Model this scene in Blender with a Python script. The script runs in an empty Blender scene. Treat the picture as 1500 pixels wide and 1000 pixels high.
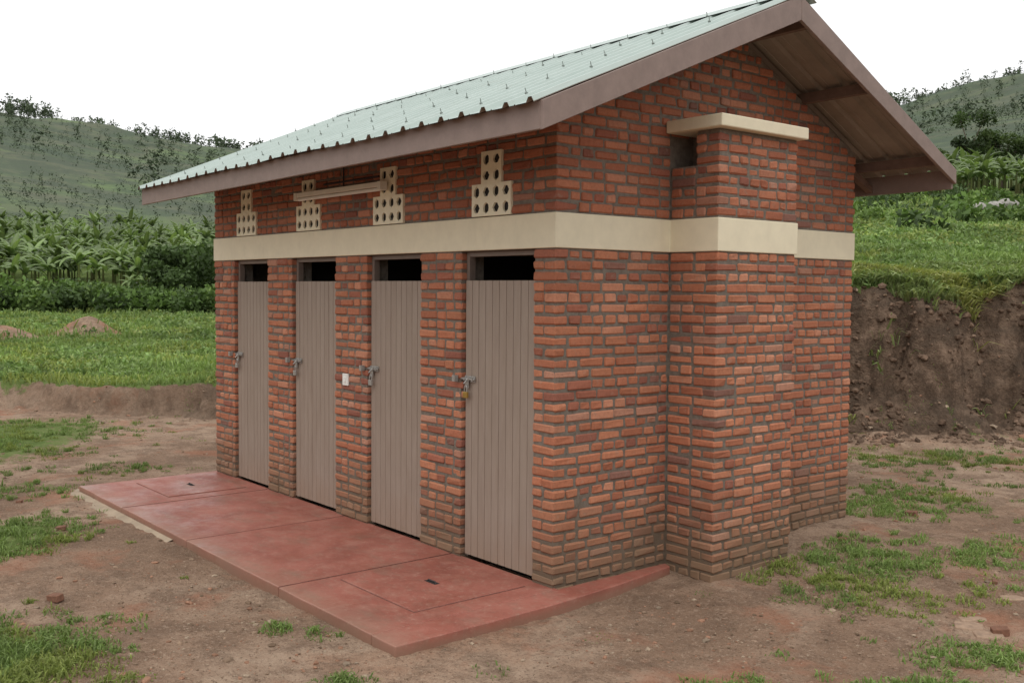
import bpy, math, random
import numpy as np
from mathutils import Vector, Matrix
random.seed(7); rng=np.random.default_rng(11)
scene=bpy.context.scene
COL=scene.collection

# ------------------------------------------------------------------ helpers
def nh(ix,iy,seed):
    n=(ix.astype(np.int64)*374761393+iy.astype(np.int64)*668265263+seed*1442695041)&0x7fffffff
    n=((n^(n>>13))*1274126177)&0x7fffffff
    n=(n^(n>>16))&0xffff
    return n/65535.0
def vnoise(x,y,seed=0):
    x=np.asarray(x,float);y=np.asarray(y,float)
    ix=np.floor(x);iy=np.floor(y);fx=x-ix;fy=y-iy
    fx=fx*fx*(3-2*fx);fy=fy*fy*(3-2*fy)
    a=nh(ix,iy,seed);b=nh(ix+1,iy,seed);c=nh(ix,iy+1,seed);d=nh(ix+1,iy+1,seed)
    return (a*(1-fx)+b*fx)*(1-fy)+(c*(1-fx)+d*fx)*fy
def fbm(x,y,o=4,seed=0):
    x=np.asarray(x,float);y=np.asarray(y,float)
    s=0;a=.5;t=0
    for i in range(o):
        s=s+a*vnoise(x*2**i+17.3*i,y*2**i-9.1*i,seed+i);t+=a;a*=.5
    return s/t
def sstep(a,b,x):
    t=np.clip((np.asarray(x,float)-a)/(b-a),0,1);return t*t*(3-2*t)

def np_mesh(name,V,Fs,mat,col=None,parent=None,smooth=False):
    me=bpy.data.meshes.new(name)
    V=np.asarray(V,np.float32)
    Fs=[np.asarray(f,np.int32) for f in Fs if len(f)]
    loops=np.concatenate([f.ravel() for f in Fs])
    starts=[];o=0
    for f in Fs:
        k=f.shape[1];starts.append(o+np.arange(len(f))*k);o+=f.size
    starts=np.concatenate(starts).astype(np.int32)
    me.vertices.add(len(V));me.vertices.foreach_set("co",V.ravel())
    me.loops.add(len(loops));me.loops.foreach_set("vertex_index",loops)
    me.polygons.add(len(starts));me.polygons.foreach_set("loop_start",starts)
    me.update(calc_edges=True)
    me.polygons.foreach_set("use_smooth",np.full(len(starts),bool(smooth)))
    if col is not None:
        c=np.ones((len(V),4),np.float32);c[:,:3]=col
        at=me.color_attributes.new("Col",'FLOAT_COLOR','POINT')
        at.data.foreach_set("color",c.ravel())
    me.materials.append(mat)
    ob=bpy.data.objects.new(name,me);COL.objects.link(ob)
    if parent: ob.parent=parent
    return ob

class MB:
    def __init__(s): s.v=[];s.f=[]
    def box(s,x0,x1,y0,y1,z0,z1):
        n=len(s.v)
        s.v+=[(x0,y0,z0),(x1,y0,z0),(x1,y1,z0),(x0,y1,z0),(x0,y0,z1),(x1,y0,z1),(x1,y1,z1),(x0,y1,z1)]
        s.f+=[(n,n+3,n+2,n+1),(n+4,n+5,n+6,n+7),(n,n+1,n+5,n+4),(n+1,n+2,n+6,n+5),(n+2,n+3,n+7,n+6),(n+3,n,n+4,n+7)]
    def cyl(s,p0,p1,r,seg=10):
        p0=Vector(p0);p1=Vector(p1);d=(p1-p0).normalized()
        a=d.orthogonal().normalized();b=d.cross(a);n=len(s.v)
        for p in (p0,p1):
            for i in range(seg):
                t=2*math.pi*i/seg;s.v.append(tuple(p+a*r*math.cos(t)+b*r*math.sin(t)))
        for i in range(seg):
            j=(i+1)%seg;s.f.append((n+i,n+j,n+seg+j,n+seg+i))
        s.f.append(tuple(n+i for i in range(seg))[::-1]);s.f.append(tuple(n+seg+i for i in range(seg)))
    def tube(s,pts,r,seg=8):
        for a,b in zip(pts[:-1],pts[1:]): s.cyl(a,b,r,seg)
    def prism_x(s,poly,x0,x1):
        n=len(s.v);k=len(poly)
        s.v+=[(x0,y,z) for y,z in poly]+[(x1,y,z) for y,z in poly]
        for i in range(k):
            j=(i+1)%k;s.f.append((n+i,n+j,n+k+j,n+k+i))
        s.f.append(tuple(range(n,n+k))[::-1]);s.f.append(tuple(range(n+k,n+2*k)))
    def prism_z(s,poly,z0,z1):
        n=len(s.v);k=len(poly)
        s.v+=[(x,y,z0) for x,y in poly]+[(x,y,z1) for x,y in poly]
        for i in range(k):
            j=(i+1)%k;s.f.append((n+i,n+j,n+k+j,n+k+i))
        s.f.append(tuple(range(n,n+k))[::-1]);s.f.append(tuple(range(n+k,n+2*k)))
    def make(s,name,mat,parent=None,bevel=0,seg=2):
        me=bpy.data.meshes.new(name);me.from_pydata(s.v,[],s.f);me.update()
        me.materials.append(mat)
        ob=bpy.data.objects.new(name,me);COL.objects.link(ob)
        if parent: ob.parent=parent
        if bevel:
            m=ob.modifiers.new("bev",'BEVEL');m.width=bevel;m.segments=seg;m.limit_method='ANGLE'
        return ob
def empty(name):
    e=bpy.data.objects.new(name,None);COL.objects.link(e);e.empty_display_size=.2;return e

# ------------------------------------------------------------------ materials
class NT:
    def __init__(s,name,rough=.8,spec=.3,metal=0):
        s.m=bpy.data.materials.new(name);s.m.use_nodes=True;s.t=s.m.node_tree
        s.b=s.t.nodes["Principled BSDF"]
        s.b.inputs["Roughness"].default_value=rough
        s.b.inputs["Specular IOR Level"].default_value=spec
        s.b.inputs["Metallic"].default_value=metal
        s.co=s.n("ShaderNodeTexCoord").outputs["Object"]
    def n(s,t,**k):
        n=s.t.nodes.new(t)
        for a,b in k.items(): setattr(n,a,b)
        return n
    def l(s,a,b): s.t.links.new(a,b)
    def noise(s,scale,detail=4,rough=.6,vec=None,stretch=None,dist=0):
        n=s.n("ShaderNodeTexNoise");n.inputs["Scale"].default_value=scale
        n.inputs["Detail"].default_value=min(detail,5);n.inputs["Roughness"].default_value=rough
        n.inputs["Distortion"].default_value=dist
        v=vec or s.co
        if stretch:
            mp=s.n("ShaderNodeMapping");mp.inputs["Scale"].default_value=stretch;s.l(v,mp.inputs["Vector"]);v=mp.outputs[0]
        s.l(v,n.inputs["Vector"]);return n.outputs["Fac"]
    def ramp(s,fac,stops,interp='LINEAR'):
        r=s.n("ShaderNodeValToRGB");r.color_ramp.interpolation=interp
        e=r.color_ramp.elements
        while len(e)<len(stops): e.new(.5)
        for i,(p,c) in enumerate(stops):
            e[i].position=p
            e[i].color=(c,c,c,1) if not isinstance(c,(tuple,list)) else (*c[:3],1)
        s.l(fac,r.inputs[0]);return r.outputs[0]
    def mix(s,f,a,b,mode='MIX'):
        m=s.n("ShaderNodeMix",data_type='RGBA',blend_type=mode)
        if isinstance(f,(int,float)): m.inputs[0].default_value=f
        else: s.l(f,m.inputs[0])
        for k,v in ((6,a),(7,b)):
            if isinstance(v,(tuple,list)): m.inputs[k].default_value=(*v[:3],1)
            else: s.l(v,m.inputs[k])
        return m.outputs[2]
    def math(s,op,a,b=0.0,clamp=False):
        m=s.n("ShaderNodeMath",operation=op);m.use_clamp=clamp
        for i,v in enumerate((a,b)):
            if isinstance(v,(int,float)): m.inputs[i].default_value=v
            else: s.l(v,m.inputs[i])
        return m.outputs[0]
    def color(s,c):
        if isinstance(c,(tuple,list)): s.b.inputs["Base Color"].default_value=(*c[:3],1)
        else: s.l(c,s.b.inputs["Base Color"])
    def bump(s,h,strength=.3,dist=.01):
        b=s.n("ShaderNodeBump");b.inputs["Strength"].default_value=strength;b.inputs["Distance"].default_value=dist
        s.l(h,b.inputs["Height"]);s.l(b.outputs[0],s.b.inputs["Normal"])
    def attr(s):
        a=s.n("ShaderNodeAttribute",attribute_name="Col");return a.outputs["Color"]
    def z(s):
        x=s.n("ShaderNodeSeparateXYZ");s.l(s.co,x.inputs[0]);return x.outputs[2]

def mat_brick():
    m=NT("brick",.9,.2);c=m.attr()
    n1=m.noise(45,4,.7);n2=m.noise(9,3)
    v=m.ramp(n1,[(.25,.80),(.5,1.0),(.8,1.16)])
    c=m.mix(1.0,c,v,'MULTIPLY')
    c=m.mix(m.ramp(m.noise(22,4,.7),[(.57,0.),(.73,.5)]),c,(.34,.25,.19))
    c=m.mix(m.ramp(n2,[(.55,0.),(.8,.25)]),c,(.22,.10,.065))
    c=m.mix(m.ramp(m.noise(130,2,.6),[(.63,0.),(.72,.45)]),c,(.13,.06,.04))
    z=m.z()
    zz=m.math('ADD',z,m.math('MULTIPLY',m.math('SUBTRACT',m.noise(3.0,5,.65),.5),.7))
    c=m.mix(m.ramp(zz,[(0.02,.88),(.2,.55),(.52,0.)]),c,(.20,.140,.090))
    m.color(c);m.bump(m.noise(110,4,.75),.45,.004);return m.m
def mat_mortar():
    m=NT("mortar",.95,.1)
    c=m.ramp(m.noise(30,5,.7),[(.3,(.14,.116,.094)),(.7,(.245,.21,.175))])
    zz=m.math('ADD',m.z(),m.math('MULTIPLY',m.math('SUBTRACT',m.noise(3.0,5,.65),.5),.7))
    c=m.mix(m.ramp(zz,[(0.02,.8),(.52,0.)]),c,(.15,.105,.07))
    m.color(c);m.bump(m.noise(90,4,.8),.7,.006);return m.m
def mat_paint(name,c,rough=.6,var=.12,bs=.15,sc=12,stain=None):
    m=NT(name,rough,.3)
    lo=tuple(x*(1-var) for x in c);hi=tuple(min(1,x*(1+var)) for x in c)
    cc=m.ramp(m.noise(sc,5,.65),[(.3,lo),(.7,hi)])
    if stain: cc=m.mix(m.ramp(m.noise(5,5,.7,stretch=(1,1,.25)),[(.55,0.),(.8,.35)]),cc,stain)
    m.color(cc);m.bump(m.noise(70,4,.7),bs,.003);return m.m
M_brick=mat_brick();M_mortar=mat_mortar()
M_cream=mat_paint("cream_paint",(.78,.71,.53),.75,.05,.25,8,(.58,.50,.36))
M_cream2=mat_paint("cream_vent",(.85,.79,.60),.8,.06,.3,20,(.6,.5,.33))
M_fascia=mat_paint("fascia_paint",(.255,.19,.165),.5,.12,.25,10,(.32,.25,.21))
M_frame=mat_paint("frame_paint",(.20,.155,.13),.5,.12)
M_timber=mat_paint("rafter_timber",(.17,.11,.085),.8,.2,.3)
M_bark=mat_paint("tree_bark",(.14,.11,.08),.9,.2,.3)
M_white=mat_paint("white_plastic",(.8,.8,.76),.35,.03,0)
M_lamp=mat_paint("lamp_housing",(.78,.76,.68),.45,.06,.05)
M_steel=mat_paint("galvanised_steel",(.42,.41,.39),.4,.15,.1,60);M_steel.node_tree.nodes["Principled BSDF"].inputs["Metallic"].default_value=.6
M_nail=mat_paint("nail_steel",(.22,.25,.23),.5,.15,.1,60)
M_brass=mat_paint("brass",(.5,.34,.1),.35,.1,.1);M_brass.node_tree.nodes["Principled BSDF"].inputs["Metallic"].default_value=.8
M_dark=mat_paint("painted_dark",(.03,.027,.025),.95,.1,0)  # near-black puts interior shade into the colour; also used on hatch plates
M_groove=mat_paint("slab_groove_strip",(.19,.085,.065),.95,.25,.2)  # darker red-brown for strips laid on the slab in place of cut grooves
M_cable=mat_paint("conduit",(.05,.04,.04),.6,.1,0)
def mat_door():
    m=NT("door_paint",.5,.3)
    c=m.ramp(m.noise(6,5,.65,stretch=(3,3,.5)),[(.3,(.285,.222,.178)),(.7,(.335,.268,.22))])
    z=m.z();c=m.mix(m.ramp(m.math('ADD',z,m.math('MULTIPLY',m.math('SUBTRACT',m.noise(6,4),.5),.35)),[(0.0,.5),(.3,0.)]),c,(.30,.20,.14))
    c=m.mix(m.ramp(m.noise(14,5,.75),[(.62,0.),(.75,.2)]),c,(.38,.32,.27))
    c=m.mix(m.ramp(m.noise(2.5,5,.7,stretch=(6,6,.6)),[(.55,0.),(.75,.3)]),c,(.23,.18,.15))
    m.color(c);m.bump(m.noise(30,3),.08,.004);return m.m
M_door=mat_door()
def mat_roof():
    m=NT("green_roof_sheet",.42,.45)
    c=m.ramp(m.noise(2.2,5,.65),[(.3,(.385,.46,.425)),(.7,(.46,.535,.50))])
    c=m.mix(m.ramp(m.noise(30,5,.8),[(.6,0.),(.78,.35)]),c,(.50,.53,.50))
    c=m.mix(m.ramp(m.noise(7,5,.75,stretch=(3,.5,.5)),[(.54,0.),(.76,.5)]),c,(.345,.385,.34))
    m.color(c);m.bump(m.noise(9,4),.1,.01);return m.m
M_roof=mat_roof()
M_soffit=mat_paint("sheet_underside",(.31,.26,.215),.55,.12,.05,5,(.2,.16,.13))
def mat_slab():
    m=NT("red_cement",.62,.4)
    c=m.ramp(m.noise(1.8,5,.7,dist=.4),[(.3,(.23,.075,.053)),(.5,(.32,.108,.078)),(.7,(.39,.148,.11))])
    c=m.mix(m.ramp(m.noise(7,5,.75),[(.48,0.),(.72,.5)]),c,(.41,.225,.17))
    c=m.mix(m.ramp(m.noise(2.7,5,.7,stretch=(1,2,1)),[(.52,0.),(.72,.7)]),c,(.235,.14,.10))
    c=m.mix(m.ramp(m.noise(80,3,.6),[(.60,0.),(.72,.5)]),c,(.16,.06,.045))
    c=m.mix(m.ramp(m.noise(28,4,.8),[(.58,0.),(.7,.5)]),c,(.45,.28,.215))
    sp=m.n("ShaderNodeSeparateXYZ");m.l(m.co,sp.inputs[0])
    e=m.math('ADD',sp.outputs[1],m.math('MULTIPLY',m.math('SUBTRACT',m.noise(4,5,.7),.5),.5))
    c=m.mix(m.ramp(m.math('ADD',e,1.3),[(0.0,.6),(.3,0.)]),c,(.31,.185,.13))
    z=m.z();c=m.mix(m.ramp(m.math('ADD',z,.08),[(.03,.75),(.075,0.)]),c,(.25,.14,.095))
    m.color(c);m.l(m.ramp(m.noise(3,5,.7),[(.35,.34),(.65,.75)]),m.b.inputs["Roughness"])
    m.bump(m.noise(25,5,.7),.3,.006);return m.m
M_slab=mat_slab()
M_cement=mat_paint("grey_cement",(.36,.28,.20),.9,.2,.5,9,(.27,.19,.13))
def mat_leaf(name,trans=.25,rough=.6):
    m=NT(name,rough,.2);c=m.attr();m.color(c)
    t=m.n("ShaderNodeBsdfTranslucent");m.l(m.mix(1.0,c,(1.1,1.2,.6),'MULTIPLY'),t.inputs[0])
    mx=m.n("ShaderNodeMixShader");mx.inputs[0].default_value=trans
    m.l(m.b.outputs[0],mx.inputs[1]);m.l(t.outputs[0],mx.inputs[2])
    out=[n for n in m.t.nodes if n.type=='OUTPUT_MATERIAL'][0];m.l(mx.outputs[0],out.inputs[0]);return m.m
M_grass=mat_leaf("grass_blades");M_leaf=mat_leaf("foliage",.2);M_banana=mat_leaf("banana_leaf",.3,.4)
def mat_vcol(name,rough=.95,b=.5,sc=60):
    m=NT(name,rough,.15);c=m.mix(1.0,m.attr(),m.ramp(m.noise(sc,4,.7),[(.3,.7),(.7,1.2)]),'MULTIPLY')
    m.color(c)
    if b: m.bump(m.noise(sc*1.5,4,.7),b,.01)
    return m.m
M_rock=mat_vcol("stone");M_far=mat_vcol("distant_foliage",.95,0,1)
def mat_terrain():
    m=NT("soil_and_grass",.97,.08)
    sp=m.n("ShaderNodeSeparateColor");m.l(m.attr(),sp.inputs[0]);G,B,H=sp.outputs
    soil=m.ramp(m.noise(.55,5,.66,dist=.5),[(.34,(.19,.122,.082)),(.46,(.29,.192,.132)),(.56,(.395,.285,.205)),(.70,(.34,.195,.125))])
    soil=m.mix(m.ramp(m.noise(3.2,5,.78),[(.40,.75),(.56,0.)]),soil,(.17,.112,.078))
    soil=m.mix(m.ramp(m.noise(38,4,.8),[(.54,0.),(.68,.65)]),soil,(.46,.345,.255))
    soil=m.mix(m.ramp(m.noise(60,3,.7),[(.34,.7),(.45,0.)]),soil,(.11,.068,.045))
    soil=m.mix(m.ramp(m.noise(170,2,.6),[(.60,0.),(.68,.5)]),soil,(.50,.39,.30))
    soil=m.mix(m.ramp(m.noise(1.0,5,.7),[(.53,0.),(.65,.65)]),soil,(.35,.16,.098))
    bank=m.ramp(m.noise(3.2,5,.8,stretch=(1,1,.8)),[(.32,(.05,.034,.024)),(.5,(.135,.092,.065)),(.66,(.26,.18,.128))])
    bank=m.mix(m.ramp(m.noise(1.1,5,.7,stretch=(1,1,3)),[(.45,0.),(.62,.5)]),bank,(.085,.066,.05))
    grass=m.ramp(m.noise(1.5,5,.7),[(.3,(.08,.12,.03)),(.55,(.135,.185,.055)),(.75,(.20,.215,.09))])
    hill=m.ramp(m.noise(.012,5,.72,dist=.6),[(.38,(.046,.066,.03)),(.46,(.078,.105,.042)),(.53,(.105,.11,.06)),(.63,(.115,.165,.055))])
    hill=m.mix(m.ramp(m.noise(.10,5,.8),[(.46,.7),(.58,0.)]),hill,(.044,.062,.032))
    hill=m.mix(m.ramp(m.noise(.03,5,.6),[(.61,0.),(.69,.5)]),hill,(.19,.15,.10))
    hill=m.mix(.12,hill,(.30,.35,.36))  # aerial haze mixed into the hill's own colour
    gm=m.math('ADD',G,m.math('MULTIPLY',m.math('SUBTRACT',m.noise(9,5,.75),.5),1.6))
    gm=m.ramp(gm,[(.55,0.),(.85,1.)])
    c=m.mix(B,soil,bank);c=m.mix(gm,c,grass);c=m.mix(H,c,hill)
    m.color(c)
    h=m.math('ADD',m.math('MULTIPLY',m.noise(14,5,.82),1.3),m.math('MULTIPLY',B,m.math('MULTIPLY',m.noise(4.5,4,.75),3.5)))
    m.bump(h,.85,.032);return m.m
M_terr=mat_terrain()

# ------------------------------------------------------------------ camera
CX,CY,CZ=4.4003,-3.9383,1.76;yaw,pit,roll=.6881,.0516,.0081
f=np.array([-math.cos(yaw)*math.cos(pit),math.sin(yaw)*math.cos(pit),-math.sin(pit)])
r=np.array([math.sin(yaw),math.cos(yaw),0.]);u=np.cross(r,f)
r2=r*math.cos(roll)+u*math.sin(roll);u2=-r*math.sin(roll)+u*math.cos(roll)
cd=bpy.data.cameras.new("camera");cam=bpy.data.objects.new("camera",cd);COL.objects.link(cam)
cam.matrix_world=Matrix(((r2[0],u2[0],-f[0],CX),(r2[1],u2[1],-f[1],CY),(r2[2],u2[2],-f[2],CZ),(0,0,0,1)))
cd.sensor_width=36;cd.lens=1488.19/1500*36;cd.clip_end=5000;cd.clip_start=.05
scene.camera=cam
FX,FY=-math.cos(yaw),math.sin(yaw);RX,RY=math.sin(yaw),math.cos(yaw)
def SQ(x,y): return (x-CX)*RX+(y-CY)*RY,(x-CX)*FX+(y-CY)*FY
def XY(s,q): return CX+s*RX+q*FX,CY+s*RY+q*FY

# ------------------------------------------------------------------ terrain
MOUNDS=[(-11.5,27.5,.85,.5),(-12.9,25.5,.9,.4)]
def terr(x,y):
    x=np.asarray(x,float);y=np.asarray(y,float)
    s,q=SQ(x,y);R=np.hypot(s,q);a=np.where(q>.5,s/np.maximum(q,.5),np.sign(s)*5)
    a=np.clip(a,-5,5)
    z=-.058+.03*(fbm(x*.8,y*.8,3,3)-.5)+.026*(fbm(x*5,y*5,4,9)-.5)+.014*(fbm(x*20,y*20,3,5)-.5)
    z=z+.075*sstep(.3,3.,y)*sstep(-7,-4,x)
    qb=np.interp(s,[-30,-12,-7.9,-5.8,0,4,5.85,12,30],[22,17.5,15.3,14.5,13,12.0,11.8,11.4,10])
    qb=qb+.9*(fbm(s*.5,s*0+3.3,3,21)-.5)+.55*(fbm(x*1.6,y*1.6,4,33)-.5)+.22*(fbm(x*6,y*6,3,35)-.5)
    d=q-qb
    hb=np.interp(s,[-30,-6,-4,0,3,30],[.33,.36,.48,1.2,1.84,2.15])
    wb=np.interp(s,[-6,3],[.35,1.0])
    t=np.clip(d/wb,0,1)
    prof=np.where(t<.4,t*.7,np.where(t<.7,.28+(t-.4)*2.0,.88+(t-.7)*.4))
    en=np.sin(np.pi*np.clip(t,0,1))
    rr=.5*(fbm(s*2.4,t*2.5+q*.2,4,41)-.5)*en*hb*.9+.42*(fbm(s*5,q*7,4,43)-.5)*en*np.minimum(hb,1)
    z=z+hb*prof+rr+.16*fbm(s*3,q*3,3,47)*sstep(-.9,-.05,d)*(1-sstep(0,.3,d))*sstep(1,3,s)
    wr=sstep(-.1,.25,a)
    sl=.012+(.112-.012)*wr
    z=z+sl*np.clip(d-wb,0,86)+(1-wr)*4.2*sstep(50,112,R)
    z=z+sstep(0,2,d)*(.12*(fbm(x*.5,y*.5,4,13)-.5)+.16*(fbm(x*1.7,y*1.7,3,14)-.5))+sstep(10,60,d)*1.0*(fbm(x*.04,y*.04,3,15)-.5)
    H=np.interp(a,[-5,-1,-.504,-.37,-.235,0,.376,.504,1,5],[45,70,77,69,64,66,79,87,88,50])
    tt=np.clip((R-105)/365,0,1)
    z=z+(H-9.0)*tt
    z=z+tt*(1-.7*sstep(.8,1,tt))*9*(fbm(x*.014,y*.014,5,51)-.5)*2.6+sstep(430,470,R)*4*(fbm(x*.02,y*.02,3,77)-.5)
    z=z-np.clip(R-480,0,900)*.15
    for (ms,mq,mr,mh) in MOUNDS:
        z=z+mh*np.exp(-(((s-ms)/mr)**2+((q-mq)/(mr*.9))**2)*1.6)
    g=np.where(d>wb*.85,1.,0.)
    for (ms,mq,mr,mh) in MOUNDS:
        g=g*(1-np.exp(-(((s-ms)/(mr*1.2))**2+((q-mq)/(mr*1.1))**2)*1.3))
    P=[(-6.1,11.6,1.3,2.5,1.1),(-3.75,7.2,.55,.75,1.),(-2.55,4.75,.5,.6,1.),(-3.9,10,.45,.35,.5),(-4.6,9.1,.8,.6,.65),
       (2.3,6.5,.8,.8,.5),(1.7,6.6,.5,.4,.5),(3.4,8.4,1.6,1.,.5),(4.2,10.8,2.6,1.0,.6),(2.3,4.97,.25,.18,.65),(1.2,4.55,.3,.12,.65),(1.85,4.6,.3,.12,.6),(2.9,6.9,.9,.7,.5),
       (-1.25,5.3,.08,.07,.6),(-1.0,5.25,.11,.07,.6),(-1.72,4.6,.15,.1,.6),(-.75,4.6,.1,.08,.5),(-2.9,9.0,.6,.5,.35)]
    near=0*g
    for (ps,pq,rs,rq,k) in P:
        near=np.maximum(near,k*1.2*np.exp(-(((s-ps)/rs)**2+((q-pq)/rq)**2)**1.3*.8))
    g=np.maximum(g,near)
    bank=np.where((d>-.05)&(d<wb*1.0),1.,0.)
    bank=bank*np.interp(s,[-6,-2],[.35,1.])
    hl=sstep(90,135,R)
    return z,g,bank,hl,d,wb
th=np.concatenate([np.arange(-180,-32,4.),np.arange(-32,32,.15),np.arange(32,180,4.)])
th=np.radians(th)
rad=np.concatenate([[.05],np.arange(.6,4,.3),np.arange(4,10.5,.04),np.arange(10.5,16.5,.05),np.arange(16.5,40,.3),np.arange(40,120,1.5),np.arange(120,500,5.),[520,600,800,1200,1600]])
TH,RD=np.meshgrid(th,rad)
gx,gy=XY(RD*np.sin(TH),RD*np.cos(TH))
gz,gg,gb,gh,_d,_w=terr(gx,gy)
gg=np.where(_d>_w*.85,gg,gg*np.clip(.5+.3*gg,0,.8))
nr,nc=gx.shape
V=np.stack([gx.ravel(),gy.ravel(),gz.ravel()],1)
idx=np.arange(nr*nc).reshape(nr,nc);nx=np.roll(idx,-1,1)
F=np.stack([idx[:-1].ravel(),idx[1:].ravel(),nx[1:].ravel(),nx[:-1].ravel()],1)
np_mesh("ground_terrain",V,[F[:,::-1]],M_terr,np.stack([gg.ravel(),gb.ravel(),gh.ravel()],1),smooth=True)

# ------------------------------------------------------------------ bricks
L,W=4.827,3.077;Z1,Z2=2.0,2.208;BX,BY0,BY1=.39,.98,1.78
RY0=1.54;RZ=3.60;SF=.422;SB=.462
def drop(y):
    y=np.asarray(y,float);return np.where(y<RY0,(RY0-y)*SF,(y-RY0)*SB)
def dropf(y): return (RY0-y)*SF if y<RY0 else (y-RY0)*SB
bricks=[]
CH=.0645;JT=.0145
def fill(u0,u1,kind):
    t=u1-u0
    if t<.03: return []
    ps=[];tot=0
    while tot<t-.03:
        if kind==0: l=.195 if random.random()>.16 else .1
        else: l=.1 if random.random()>.12 else .195
        l*=random.uniform(.94,1.06)
        if tot+l>t: l=max(.07,t-tot)
        ps.append(l);tot+=l
    k=t/tot;o=u0;out=[]
    for l in ps: out.append((o+JT/2,o+l*k-JT/2));o+=l*k
    return out
def sub(iv,cuts):
    out=[iv]
    for a,b in cuts:
        n=[]
        for p,q in out:
            if b<=p or a>=q: n.append((p,q));continue
            if a>p:n.append((p,a))
            if b<q:n.append((b,q))
        out=n
    return out
DOORS=[(-.915,-.195),(-2.085,-1.385),(-3.27,-2.555),(-4.40,-3.715)]
VENTS=[-.595,-1.782,-2.965,-4.11]
rows=[]
z0=Z1-CH*33
for i in range(33): rows.append(z0+i*CH)
zz=Z2+.004
while zz<3.6: rows.append(zz);zz+=CH
D=.1
for i,z in enumerate(rows):
    k=i%2;za,zb=z+JT/2,z+CH-JT/2
    def add(x0,x1,y0,y1): bricks.append((x0,x1,y0,y1,za,zb))
    if z<2.74:
        cuts=[]
        if zb<Z1+.01: cuts=[(a,b) for a,b in DOORS]
        else:
            for v in VENTS:
                if zb<2.405: cuts.append((v-.19,v+.19))
                elif zb<2.61: cuts.append((v-.095,v+.095))
        iv=(-L if k==0 else -L+D+JT/2, 0 if k==0 else -D-JT/2)
        for a,b in sub(iv,cuts):
            for p,q in fill(a-JT/2,b+JT/2,k): add(p,q,0,D)
        for p,q in fill(-L,JT/2,k): add(p,q,W-D,W)
    lo,hi=(D+JT/2,W-D-JT/2) if k==0 else (-JT/2,W-D-JT/2)
    if zb>2.66:
        e=(RZ-.07-zb)
        lo=max(0,RY0-e/SF);hi=min(W-D,RY0+e/SB)
    if hi-lo>.05:
        cuts=[(BY0+.004,BY1-.004)] if zb<2.74 else []
        for a,b in sub((lo,hi),cuts):
            for p,q in fill(a,b,1-k): add(-D,0,p,q)
        for p,q in fill(lo,hi,1-k): add(-L,-L+D,p,q)
    if zb<2.74:
        fr=fill(-.002,BX+JT/2,0) if k==0 else fill(-.002,BX-D,1)
        for p,q in fr:
            if z>2.53 and p<.2:
                if q>.23: add(.21,q,BY0,BY0+D)
            else: add(p,q,BY0,BY0+D)
        if k==0:
            for p,q in fill(BY0+D+JT/2,BY1-D-JT/2,1): add(BX-D,BX,p,q)
            for p,q in fill(0,BX+JT/2,0): add(p,q,BY1-D,BY1)
        else:
            for p,q in fill(BY0-JT/2,BY1+JT/2,0): add(BX-D,BX,p,q)
            for p,q in fill(0,BX-D,1): add(p,q,BY1-D,BY1)
bk=np.array(bricks);N=len(bk)
jit=rng.normal(0,.0022,(N,3))
ctr=np.stack([(bk[:,0]+bk[:,1])/2,(bk[:,2]+bk[:,3])/2,(bk[:,4]+bk[:,5])/2],1)+jit*[1,1,.6]
half=np.stack([(bk[:,1]-bk[:,0])/2,(bk[:,3]-bk[:,2])/2,(bk[:,5]-bk[:,4])/2],1)
half+=rng.uniform(-.002,.002,(N,3))
corners=[(sx,sy,sz) for sx in(-1,1) for sy in(-1,1) for sz in(-1,1)]
ci={c:i for i,c in enumerate(corners)}
bev=rng.uniform(.006,.011,(N,1))
VV=np.zeros((N,24,3))
for c,i in ci.items():
    cj=rng.normal(0,.0018,(N,3))
    sg=np.array(c)
    for ax in range(3):
        h=half-bev*(np.arange(3)!=ax)
        VV[:,i*3+ax]=ctr+sg*h+cj+rng.normal(0,.0006,(N,3))
q4=[];t3=[]
for ax in range(3):
    o=[k for k in range(3) if k!=ax]
    for s_ in (-1,1):
        f4=[]
        for a_,b_ in ((-1,-1),(1,-1),(1,1),(-1,1)):
            c=[0,0,0];c[ax]=s_;c[o[0]]=a_;c[o[1]]=b_;f4.append(ci[tuple(c)]*3+ax)
        q4.append(f4)
    for a_ in(-1,1):
        for b_ in(-1,1):
            c1=[0,0,0];c1[ax]=-1;c1[o[0]]=a_;c1[o[1]]=b_;c2=list(c1);c2[ax]=1
            i1,i2=ci[tuple(c1)]*3,ci[tuple(c2)]*3
            q4.append([i1+o[0],i2+o[0],i2+o[1],i1+o[1]])
for c,i in ci.items(): t3.append([i*3,i*3+1,i*3+2])
off=(np.arange(N)*24)[:,None,None]
Q=(np.array(q4)[None]+off).reshape(-1,4);T=(np.array(t3)[None]+off).reshape(-1,3)
pal=np.array([(.465,.19,.108),(.435,.168,.095),(.40,.152,.088),(.34,.128,.082),(.50,.225,.138),(.29,.115,.08),(.43,.215,.145),(.25,.125,.095)])
pw=np.array([.24,.24,.21,.09,.11,.04,.05,.02]);pw/=pw.sum()
ch=rng.choice(len(pal),N,p=pw)
bc=pal[ch]*rng.uniform(.88,1.1,(N,1))
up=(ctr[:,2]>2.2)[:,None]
bc=np.where(up,bc*np.array([.93,.90,.91]),bc)  # bricks above the band darkened: eave shade painted into their colour
building=empty("brick_latrine_building")
np_mesh("brick_walls",VV.reshape(-1,3),[Q,T],M_brick,np.repeat(bc,24,0),building)

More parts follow.
